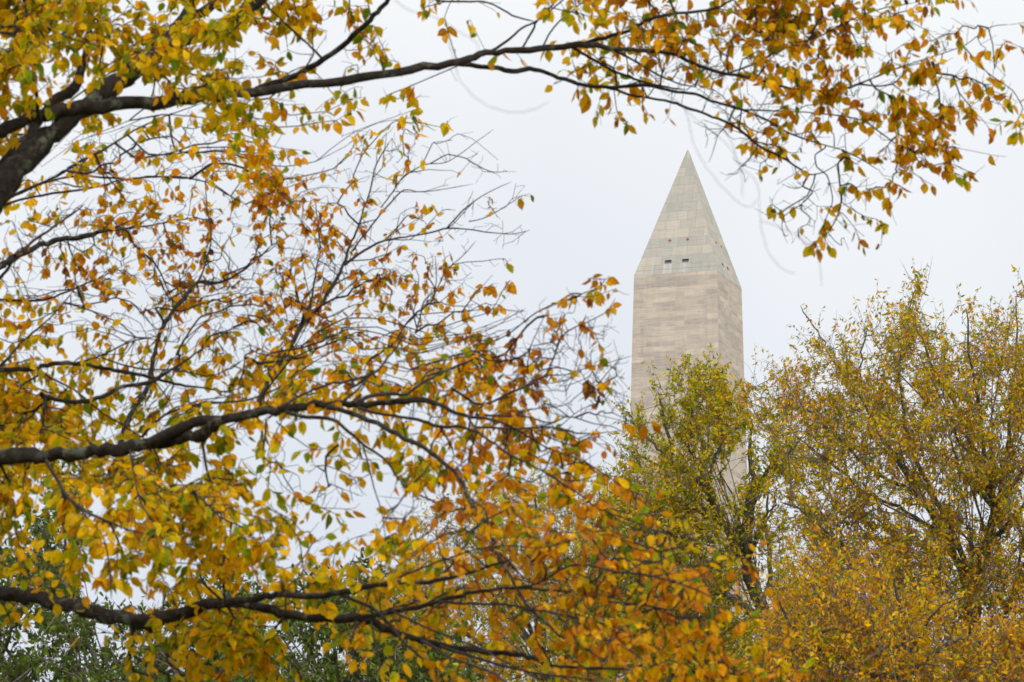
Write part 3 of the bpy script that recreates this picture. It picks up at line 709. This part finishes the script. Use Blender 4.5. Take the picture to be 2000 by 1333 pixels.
# leaves hang from the twig nodes
lb = []; ld = []; ll = []; lh = []; lt = []; st_b = []
ncl = len(cl)
for i in range(ncl):
    x, y = cl[i]; size, hue, small = region(x, y); node = pos[nb + i]
    k = 1 + rng.poisson(1.6); k = min(k, 6)
    if dead[nb + i]: continue
    ch_ = hue + rng.normal(0, .07) + .045 * float(fieldH(x, y))
    prev = pos[par[nb + i]]; e = node - prev; el = np.linalg.norm(e) + 1e-6
    if par[nb + i] < nb: e = e / el; el_use = min(el, .10)
    else: e = e / el; el_use = min(el, .12)
    for j in range(k):
        tt = (j / max(k, 1)) * el_use * rng.uniform(.7, 1.1)
        o_ = node - e * tt
        a = rng.uniform(0, 6.283)
        dn = np.array([math.cos(a) * .55, math.sin(a) * .55, -rng.uniform(.35, 1.25)]) + e * rng.uniform(0, .6) + (np.array([0, 0, .8]) if rng.random() < .10 else 0)
        dn /= np.linalg.norm(dn)
        pet = size * .18
        b0 = o_ + dn * pet
        lb.append(b0); ld.append(dn); ll.append(size * rng.choice([rng.uniform(.5, .8), rng.uniform(.8, 1.12), rng.uniform(1.05, 1.32)], p=[.3, .5, .2])); st_b.append((o_, b0))
        h = ch_ + rng.normal(0, .085)
        if rng.random() < (.13 - .06 * small): h = rng.uniform(.0, .30)
        lh.append(h); lt.append(rng.uniform(.74, 1.12) * (.85 if rng.random() < .12 else 1))
lb = np.array(lb); ld = np.array(ld); ll = np.array(ll); lh = np.array(lh); lt = np.array(lt)
leaves('foliage', lb, ld, ll, lh, M_leaf, nt_root, True, .28, .68, lt)
print('near leaves', len(lb))
# the shrivelled brown leaf bunch beside the obelisk
g3 = np.random.default_rng(8)
bx = at(g3.normal(1160, 7, 11), np.linspace(742, 775, 11), np.full(11, 22.3) + g3.normal(0, .03, 11))
leaves('withered_leaves', bx, np.c_[g3.normal(0, .5, 11), g3.normal(0, .5, 11), np.full(11, -1)], g3.uniform(.03, .055, 11), g3.uniform(.85, .98, 11), M_leaf, nt_root, True, .7, .7, g3.uniform(.5, .8, 11), g3)
sb = np.array([s[0] for s in st_b]); se = np.array([s[1] for s in st_b])
pp = np.empty((2 * len(sb), 3)); pp[:len(sb)] = sb; pp[len(sb):] = se
V, f = twig_mesh(pp, np.r_[np.full(len(sb), -1), np.arange(len(sb))], np.full(len(pp), .0008), len(sb), 1, 3)
mesh_np('leaf_stalks', V, [f], M_twig, nt_root)

# ---------------------------------------------------------------- trees farther back
def inside(poly, x, y):
    poly = np.asarray(poly, float); c = np.zeros(len(x), bool); j = len(poly) - 1
    for i in range(len(poly)):
        xi, yi = poly[i]; xj, yj = poly[j]
        cond = ((yi > y) != (yj > y)) & (x < (xj - xi) * (y - yi) / (yj - yi + 1e-12) + xi); c ^= cond; j = i
    return c

def far_tree(name, label, D, thick, poly, gaps, trunk, limbs, n_nodes, shoot, leafn, leaf_len, hue, hsd, mat, seed, top, droop=.3, tip=.0021, bare_frac=.12, clump=.55, green=.12, group=None, shoots_up=1.0, bf=.35, turn=0.0, whips=26, edge=200, wood=1.0):
    g_ = np.random.default_rng(seed)
    tx, ty = trunk[-1][0], trunk[-1][1]
    gp = at(np.array(float(tx)), np.array(3000.), np.array(float(D))); root = empty(name, (float(gp[0]), float(gp[1]), 0.0))
    tag(root, label, 'tree', group)
    # trunk down to the ground
    T_ = np.array([(a, b, w * wood) for a, b, w in trunk], float)
    P = at(T_[:, 0], T_[:, 1], np.full(len(T_), float(D))); P = np.vstack([P, [(gp[0], gp[1], P[-1][2] * .5), (gp[0], gp[1], -.05)]])
    W = np.r_[T_[:, 2] / F * D * .5, T_[-1, 2] / F * D * .62, T_[-1, 2] / F * D * .85]
    C = catmull(np.c_[P, W], 6); V, f = tube_chain(C[::-1, :3], C[::-1, 3], 16, .12, g_); mesh_np('trunk', V, [f], M_bark_far, root)
    bp_ = [C[C[:, 2] > 5][:, :3]]; bpx = []
    for (dz, pts) in limbs:
        A = np.array(pts, float); s = np.linspace(0, 1, len(A)); Dm = D + dz * s
        P = np.c_[at(A[:, 0], A[:, 1], Dm), A[:, 2] * wood / F * D * .5]; C = catmull(P, 5)
        C[:, :3] += g_.normal(size=(len(C), 3)) * .008; C[-1, 3] *= .4
        V, f = tube_chain(C[:, :3], np.maximum(C[:, 3], .002), 9, .14, g_); mesh_np('limb', V, [f], M_bark_far, root); bp_.append(C[:, :3])
    # limbs on the hidden far and near sides so that the crown is round
    mid = bp_[0][0]
    for k in range(5):
        a = k * 1.257 + g_.uniform(0, 1); av = (trunk[0][1] - float(top(trunk[0][0]))) / F * D; o_ = np.array([math.cos(a) * thick * .5, math.sin(a) * thick * .8, g_.uniform(.35, .62) * av])
        s = np.linspace(0, 1, 8)[:, None]; Q = mid + o_ * s + g_.normal(size=(8, 3)) * .05 * s
        V, f = tube_chain(Q, np.linspace(.022, .004, 8) * D / 55, 7, .1, g_); mesh_np('limb', V, [f], M_bark_far, root); bp_.append(Q)
    bp_ = np.vstack(bp_)
    # long straight slender branches fanning up and outwards from the limbs
    wv = []; wf = []; wo = 0; wb = []; tries = 0
    while len(wb) < whips and tries < 4000:
        tries += 1; o_ = bp_[g_.integers(len(bp_))]; lat = o_[0] - C[0, 0]
        dr = np.array([g_.normal(.25 * np.sign(lat), .38), g_.normal(0, .3), g_.uniform(.6, 1.1)]); dr /= np.linalg.norm(dr)
        ln = g_.uniform(.9, 2.4) * D / 55; bow = g_.normal(0, .07, 3) + np.array([0, 0, .05]); s = np.linspace(0, 1, 8)[:, None]
        Q = o_ + dr * ln * s + bow * s ** 2 * ln + np.cumsum(g_.normal(0, .008, (8, 3)), 0)
        pe = pix_of(Q[-1:]); 
        if not inside(np.array(poly, float), pe[:, 0], pe[:, 1])[0]: continue
        r0 = g_.uniform(.006, .013) * D / 55; V, f = tube_chain(Q, np.linspace(r0, .0018, 8), 6, .08, g_); wv.append(V); wf.append(f + wo); wo += len(V); wb.append(Q[1:])
    if wv: mesh_np('slender_branches', np.vstack(wv), [np.vstack(wf)], M_twig_far, root); bp_ = np.vstack([bp_] + wb)
    poly = np.array(poly, float); lo = poly.min(0); hi = poly.max(0)
    pts = np.zeros((0, 3)); pix = np.zeros((0, 2))
    fN = field(seed + 50, 130); fM = field(seed + 51, 55)
    while len(pts) < n_nodes:
        x = g_.uniform(lo[0], hi[0], 4000); y = g_.uniform(lo[1], hi[1], 4000)
        ok = inside(poly, x, y)
        for (cx, cy, rx, ry, keep) in gaps: ok &= ~((((x - cx) / rx) ** 2 + ((y - cy) / ry) ** 2 < g_.uniform(.6, 1.3, 4000)) & (g_.random(4000) > keep))
        ok &= g_.random(4000) < np.clip((y - top(x) + 30) / edge, .22, 1)
        ok &= g_.random(4000) < np.clip(.55 + clump * (.6 * fN(x, y) + .6 * fM(x, y)), .06, 1)
        x, y = x[ok], y[ok]
        th = top(x); ed = np.clip((y - th) / 220, .08, 1)                      # crown thins towards its outline
        Dm = D + g_.normal(0, 1, len(x)) * thick * np.sqrt(ed) * .6
        pts = np.vstack([pts, at(x, y, Dm)]); pix = np.vstack([pix, np.c_[x, y]])
    pts, pix = pts[:n_nodes], pix[:n_nodes]
    pos, par, order, nb = grow(bp_, np.zeros(len(bp_)), pts, bf)
    rad_ = pipe(par, nb, order, len(pos), tip * 1.0, .34, .011)
    # shoots: leafy sprays that rise from the nodes
    ns = int(n_nodes * shoots_up); src = g_.choice(n_nodes, ns, replace=ns > n_nodes); S = pos[nb + src]; px_ = pix[src]
    axis = np.array([mid[0], mid[1], mid[2]])
    outw = unit((S - axis) * np.array([1, 1, .5])); dr = unit(outw * .45 + np.array([0, 0, 1.0]) * g_.uniform(.35, 1.3, (ns, 1)) + g_.normal(0, .38, (ns, 3)))
    Ls = shoot * g_.uniform(.35, 1.35, ns)
    K = 4; chain = [S]; dd = dr.copy()
    for k in range(K):
        dd = unit(dd + g_.normal(0, .16, (ns, 3)) + np.array([0, 0, -droop * .25 * k])); chain.append(chain[-1] + dd * (Ls / K)[:, None])
    n0 = len(pos); allp = [pos]; allpar = [par]; allr = [rad_]
    prev = nb + src
    for k in range(1, K + 1):
        allp.append(chain[k]); allpar.append(prev); allr.append(np.full(ns, tip * (1.1 - .16 * k))); prev = n0 + ns * (k - 1) + np.arange(ns)
    P_, Q_, R_ = np.vstack(allp), np.concatenate(allpar), np.concatenate(allr)
    V, f = twig_mesh(P_, Q_, R_, nb, 2, 4); mesh_np('twigs', V, [f], M_twig_far, root)
    leafy = g_.random(ns) > bare_frac
    lb = []; ld = []; lh = []
    hc = hue + turn * (px_[:, 1] - 900) / 400 + .05 * fN(px_[:, 0], px_[:, 1]) + g_.normal(0, hsd * .55, ns)
    for j in range(leafn):
        t = (j + g_.uniform(0, 1, ns)) / leafn * K; k = np.minimum(t.astype(int), K - 1); fr = t - k
        CH = np.array(chain); b = CH[k, np.arange(ns)] * (1 - fr)[:, None] + CH[k + 1, np.arange(ns)] * fr[:, None]
        dn = unit(dr * .35 + g_.normal(0, .75, (ns, 3)) + np.array([0, 0, -.55 - droop]))
        keep = leafy & (g_.random(ns) < .9)
        lb.append((b + dn * leaf_len * .15)[keep]); ld.append(dn[keep])
        h = hc + g_.normal(0, hsd * .8, ns); h = np.where(g_.random(ns) < green, g_.uniform(0, .28, ns), h); lh.append(h[keep])
    lb, ld, lh = np.vstack(lb), np.vstack(ld), np.concatenate(lh)
    leaves('foliage', lb, ld, leaf_len * g_.uniform(.6, 1.2, len(lb)), lh, mat, root, False, .38, .50, g_.uniform(.76, 1.32, len(lb)), g_)
    print(name, len(lb)); return root

def prof(P):
    P = np.array(P, float); return lambda x: np.interp(x, P[:, 0], P[:, 1])

# the tree in front of the obelisk
t2 = [(1215,850),(1228,800),(1262,765),(1275,735),(1300,748),(1335,722),(1350,708),(1362,735),(1385,722),(1400,720),(1408,750),(1425,780),(1445,800),(1470,770),(1500,800),(1545,860),(1560,940),(1545,1030),(1560,1120),(1600,1400),(1100,1450),(1080,1300),(1120,1120),(1180,1010),(1215,940)]
far_tree('slender_tree', 'slender yellow green tree with its crown topping out against the marble obelisk', 60, 1.1, t2,
  [(1430,950,30,45,.25),(1475,1160,34,80,.3),(1418,1020,20,42,.45),(1462,1040,18,50,.4),(1390,965,20,30,.5),(1522,985,42,48,.12),(1260,930,35,55,.45),(1480,900,26,60,.3),(1500,1100,30,60,.4)],
  [(1460,1098,17),(1466,1130,19),(1485,1180,21),(1503,1240,24),(1530,1350,28),(1570,1600,38),(1600,2000,46)],
  [(.2,[(1460,1100,14),(1448,1080,14),(1425,1040,13),(1405,1010,12),(1393,980,11),(1375,950,10),(1345,922,9),(1318,905,8),(1310,870,6),(1294,805,4),(1285,765,3)]),
   (-.2,[(1460,1098,13),(1456,1050,12),(1458,1002,10),(1470,940,8),(1463,885,6),(1470,830,3)]),
   (.3,[(1461,1060,10),(1466,1020,9),(1470,985,9),(1494,925,7),(1520,890,5),(1545,850,3)]),
   (.4,[(1425,1040,8),(1395,1015,7),(1341,989,6),(1289,965,5),(1240,955,3),(1200,945,2)]),
   (-.3,[(1405,1010,8),(1385,950,7),(1368,905,6),(1345,880,5),(1348,830,4),(1352,770,3),(1350,725,2)]),
   (-.2,[(1375,950,6),(1395,900,5),(1410,850,4),(1400,790,3),(1395,740,2)]),
   (.3,[(1318,905,5),(1290,880,4),(1257,850,4),(1235,825,3)]),
   (.5,[(1345,922,5),(1300,915,5),(1257,895,4),(1228,880,3)]),
   (-.6,[(1508,1250,16),(1490,1222,16),(1465,1195,15),(1430,1170,13),(1390,1150,12),(1350,1142,11),(1300,1130,9),(1250,1105,6),(1200,1090,4)]),
   (-.6,[(1448,1085,7),(1410,1062,6),(1370,1055,6),(1320,1045,5),(1280,1030,3)]),
   (.5,[(1485,1180,8),(1505,1130,8),(1500,1060,6),(1496,1010,5),(1500,960,3)])],
  5200, .25, 12, .053, .37, .12, M_leaf_far, 21, prof([(1080,1300),(1215,850),(1275,735),(1350,705),(1400,715),(1445,800),(1560,900)]), shoots_up=1.15, green=.2, edge=55, wood=1.3)

# the broad tree on the right
t1 = [(1450,770),(1462,735),(1500,760),(1520,720),(1560,740),(1590,700),(1568,610),(1590,620),(1640,660),(1672,690),(1690,610),(1720,620),(1745,640),(1768,590),(1790,545),(1808,560),(1815,620),(1850,650),(1870,600),(1895,590),(1925,625),(1965,590),(1985,560),(2010,570),(2100,640),(2300,900),(2350,1500),(1400,1500),(1480,1300),(1560,1200),(1600,1100),(1560,1000),(1580,930),(1540,890),(1470,860)]
far_tree('broad_tree', 'broad orange and olive tree filling the right edge of the picture', 55, 1.7, t1,
  [(1522,985,42,44,.05),(1500,790,40,30,.5),(1865,650,18,50,.3),(1700,700,25,40,.4),(1800,1010,35,18,.3),(1925,1010,22,28,.35),(1700,1080,40,20,.4),(1900,1240,25,16,.1),(1870,1060,18,22,.3),(1640,790,30,30,.5)],
  [(1945,1000,18),(1928,1065,22),(1908,1150,26),(1900,1230,30),(1905,1400,38),(1930,1800,56)],
  [(.3,[(1900,1230,18),(1880,1130,16),(1850,1050,14),(1790,960,12),(1755,900,10),(1720,853,8),(1685,783,6),(1626,700,4),(1598,650,3),(1563,598,2)]),
   (-.4,[(1905,1160,14),(1870,1060,12),(1830,980,10),(1787,890,8),(1770,835,7),(1759,748,5),(1762,671,4),(1785,570,2)]),
   (.4,[(1945,1005,14),(1930,950,12),(1890,850,9),(1860,783,7),(1825,724,5),(1783,620,3)]),
   (-.5,[(1945,1005,12),(1935,940,10),(1925,900,9),(1910,783,6),(1895,706,5),(1888,605,3)]),
   (.6,[(1945,1000,12),(1965,900,10),(1975,780,7),(1985,680,5),(1985,575,2)]),
   (.8,[(1905,1175,16),(1945,1172,14),(2000,1192,12),(2080,1150,9),(2150,1050,5)]),
   (-.8,[(1895,1240,14),(1800,1190,11),(1720,1120,9),(1640,1060,7),(1580,1010,5),(1525,978,3)]),
   (-.3,[(1790,960,8),(1720,930,7),(1650,870,5),(1590,810,4),(1530,770,2)]),
   (.5,[(1850,1050,9),(1770,1000,7),(1690,960,5),(1620,900,4),(1560,860,2)]),
   (-.6,[(1685,783,4),(1680,720,3),(1695,640,2)]),
   (-1.0,[(1930,1060,12),(1990,1000,9),(2040,900,6),(2060,780,3)])],
  10500, .31, 12, .050, .53, .13, M_leaf_far, 33, prof([(1450,740),(1520,720),(1600,690),(1680,620),(1790,535),(1860,620),(1990,550),(2350,900)]), shoots_up=1.25, green=.26, turn=.05, clump=.5, bare_frac=.2, whips=95)

# the lower, nearer tree at bottom right
t5 = [(1400,1400),(1440,1350),(1500,1290),(1525,1230),(1550,1150),(1560,1085),(1590,1110),(1610,1060),(1640,1130),(1690,1140),(1720,1075),(1750,1150),(1800,1160),(1830,1130),(1870,1220),(1920,1260),(1950,1210),(2000,1240),(2150,1220),(2300,1500),(1400,1520)]
far_tree('bushy_tree', 'dense bronze and yellow treetop at the bottom right corner, in front of the broad tree', 42, 1.1, t5, [(1590,1230,16,10,.3)],
  [(1760,1300,22),(1770,1420,34),(1790,1800,50)],
  [(.2,[(1762,1310,16),(1700,1240,11),(1650,1180,8),(1600,1120,4)]), (-.2,[(1762,1305,14),(1770,1220,9),(1750,1150,6),(1740,1100,3)]), (.3,[(1765,1320,14),(1850,1260,10),(1920,1240,6),(2000,1230,3)]), (-.4,[(1765,1340,14),(1650,1300,10),(1560,1240,7),(1520,1170,4)])],
  3800, .30, 12, .048, .52, .12, M_leaf_far, 44, prof([(1440,1400),(1500,1180),(1600,1070),(1780,1100),(1900,1200),(2300,1230)]), shoots_up=1.3, green=.12, bare_frac=.2, clump=.5, turn=.08, whips=60)

# the far tree whose round top shows left of the obelisk
t3 = [(700,1130),(760,1065),(800,1030),(850,995),(900,980),(950,945),(1000,935),(1050,920),(1090,940),(1130,925),(1160,915),(1200,925),(1235,965),(1290,1020),(1350,1090),(1385,1180),(1430,1270),(1540,1330),(1560,1420),(900,1450),(720,1400),(640,1380),(680,1250)]
far_tree('distant_tree', 'small leaved yellow tree behind the lower branches, its round top just left of the obelisk', 78, 2.2, t3, [(880,1060,30,20,.5),(760,1180,30,30,.35),(1180,1010,20,16,.5)],
  [(1060,1290,20),(1070,1400,26),(1090,1700,36)],
  [(.3,[(1062,1295,14),(1000,1200,9),(950,1100,6),(930,1000,3)]), (-.3,[(1060,1290,13),(1060,1180,9),(1050,1060,6),(1045,950,3)]), (.3,[(1062,1300,14),(1130,1180,10),(1170,1050,6),(1170,950,3)]), (-.6,[(1065,1330,14),(900,1230,10),(820,1150,7),(770,1090,3)]), (.6,[(1066,1340,14),(1250,1230,10),(1350,1150,6),(1400,1100,3)])],
  6000, .30, 11, .054, .42, .13, M_leaf_far, 55, prof([(680,1150),(760,1065),(850,990),(950,940),(1050,915),(1200,915),(1300,1010),(1500,1200)]), shoots_up=1.2, green=.22, clump=.4)

# green trees at bottom left
t4 = [(-40,1080),(30,1075),(60,1040),(85,1000),(80,940),(100,915),(140,930),(165,960),(170,1040),(150,1120),(165,1180),(220,1200),(300,1190),(360,1150),(400,1100),(440,1080),(480,1130),(500,1200),(520,1400),(-200,1450),(-200,1150)]
far_tree('green_tree', 'dark green tree at the bottom left corner seen under the lowest near branch', 44, 1.4, t4,
  [(60,1250,55,50,.12),(20,1200,40,30,.2),(330,1230,45,40,.35),(250,1130,60,60,.12),(150,1290,30,25,.45),(385,1170,26,34,.2)],
  [(210,1400,26),(215,1500,32),(230,1900,46)],
  [(.2,[(210,1410,14),(190,1300,10),(150,1200,8),(130,1100,6),(125,1000,4),(118,935,3)]), (-.2,[(212,1400,14),(300,1300,9),(380,1220,7),(430,1140,4)]), (.4,[(205,1430,14),(80,1350,10),(0,1250,6),(-40,1150,3)]), (-.3,[(210,1420,12),(240,1320,8),(260,1250,6),(270,1210,3)]),
   (-1.0,[(-60,1420,12),(-20,1330,9),(0,1290,8),(25,1230,7),(50,1180,6),(70,1140,4)])],
  2400, .24, 11, .058, .38, .14, M_leaf_green, 66, prof([(-200,1150),(60,1040),(120,920),(170,1000),(200,1200),(440,1080),(520,1200)]), shoots_up=1.2, green=.1, droop=.5, bare_frac=.05, clump=.6, group=None)
t4b = [(500,1250),(540,1200),(560,1150),(600,1120),(640,1130),(690,1120),(740,1140),(800,1150),(860,1200),(900,1260),(920,1330),(900,1450),(480,1450),(490,1330)]
far_tree('leafy_tree', 'fresher green tree low in the gap between the dark green and small leaved yellow trees', 48, 1.3, t4b,
  [(540,1320,40,26,.2),(640,1290,60,30,.35),(690,1180,30,16,.5),(760,1300,40,30,.5)],
  [(650,1390,24),(655,1480,30),(670,1900,44)],
  [(.2,[(650,1400,12),(620,1310,9),(590,1230,7),(580,1170,4)]), (-.2,[(650,1395,12),(690,1300,9),(700,1220,6),(705,1160,3)]), (.3,[(655,1410,12),(760,1320,9),(820,1250,6),(850,1210,3)]), (.3,[(652,1400,10),(655,1300,7),(645,1200,5),(640,1150,3)])],
  1900, .24, 11, .060, .46, .16, M_leaf_green, 77, prof([(500,1250),(560,1150),(640,1125),(740,1135),(900,1260)]), shoots_up=1.2, green=.1, droop=.5, bare_frac=.05, clump=.5)
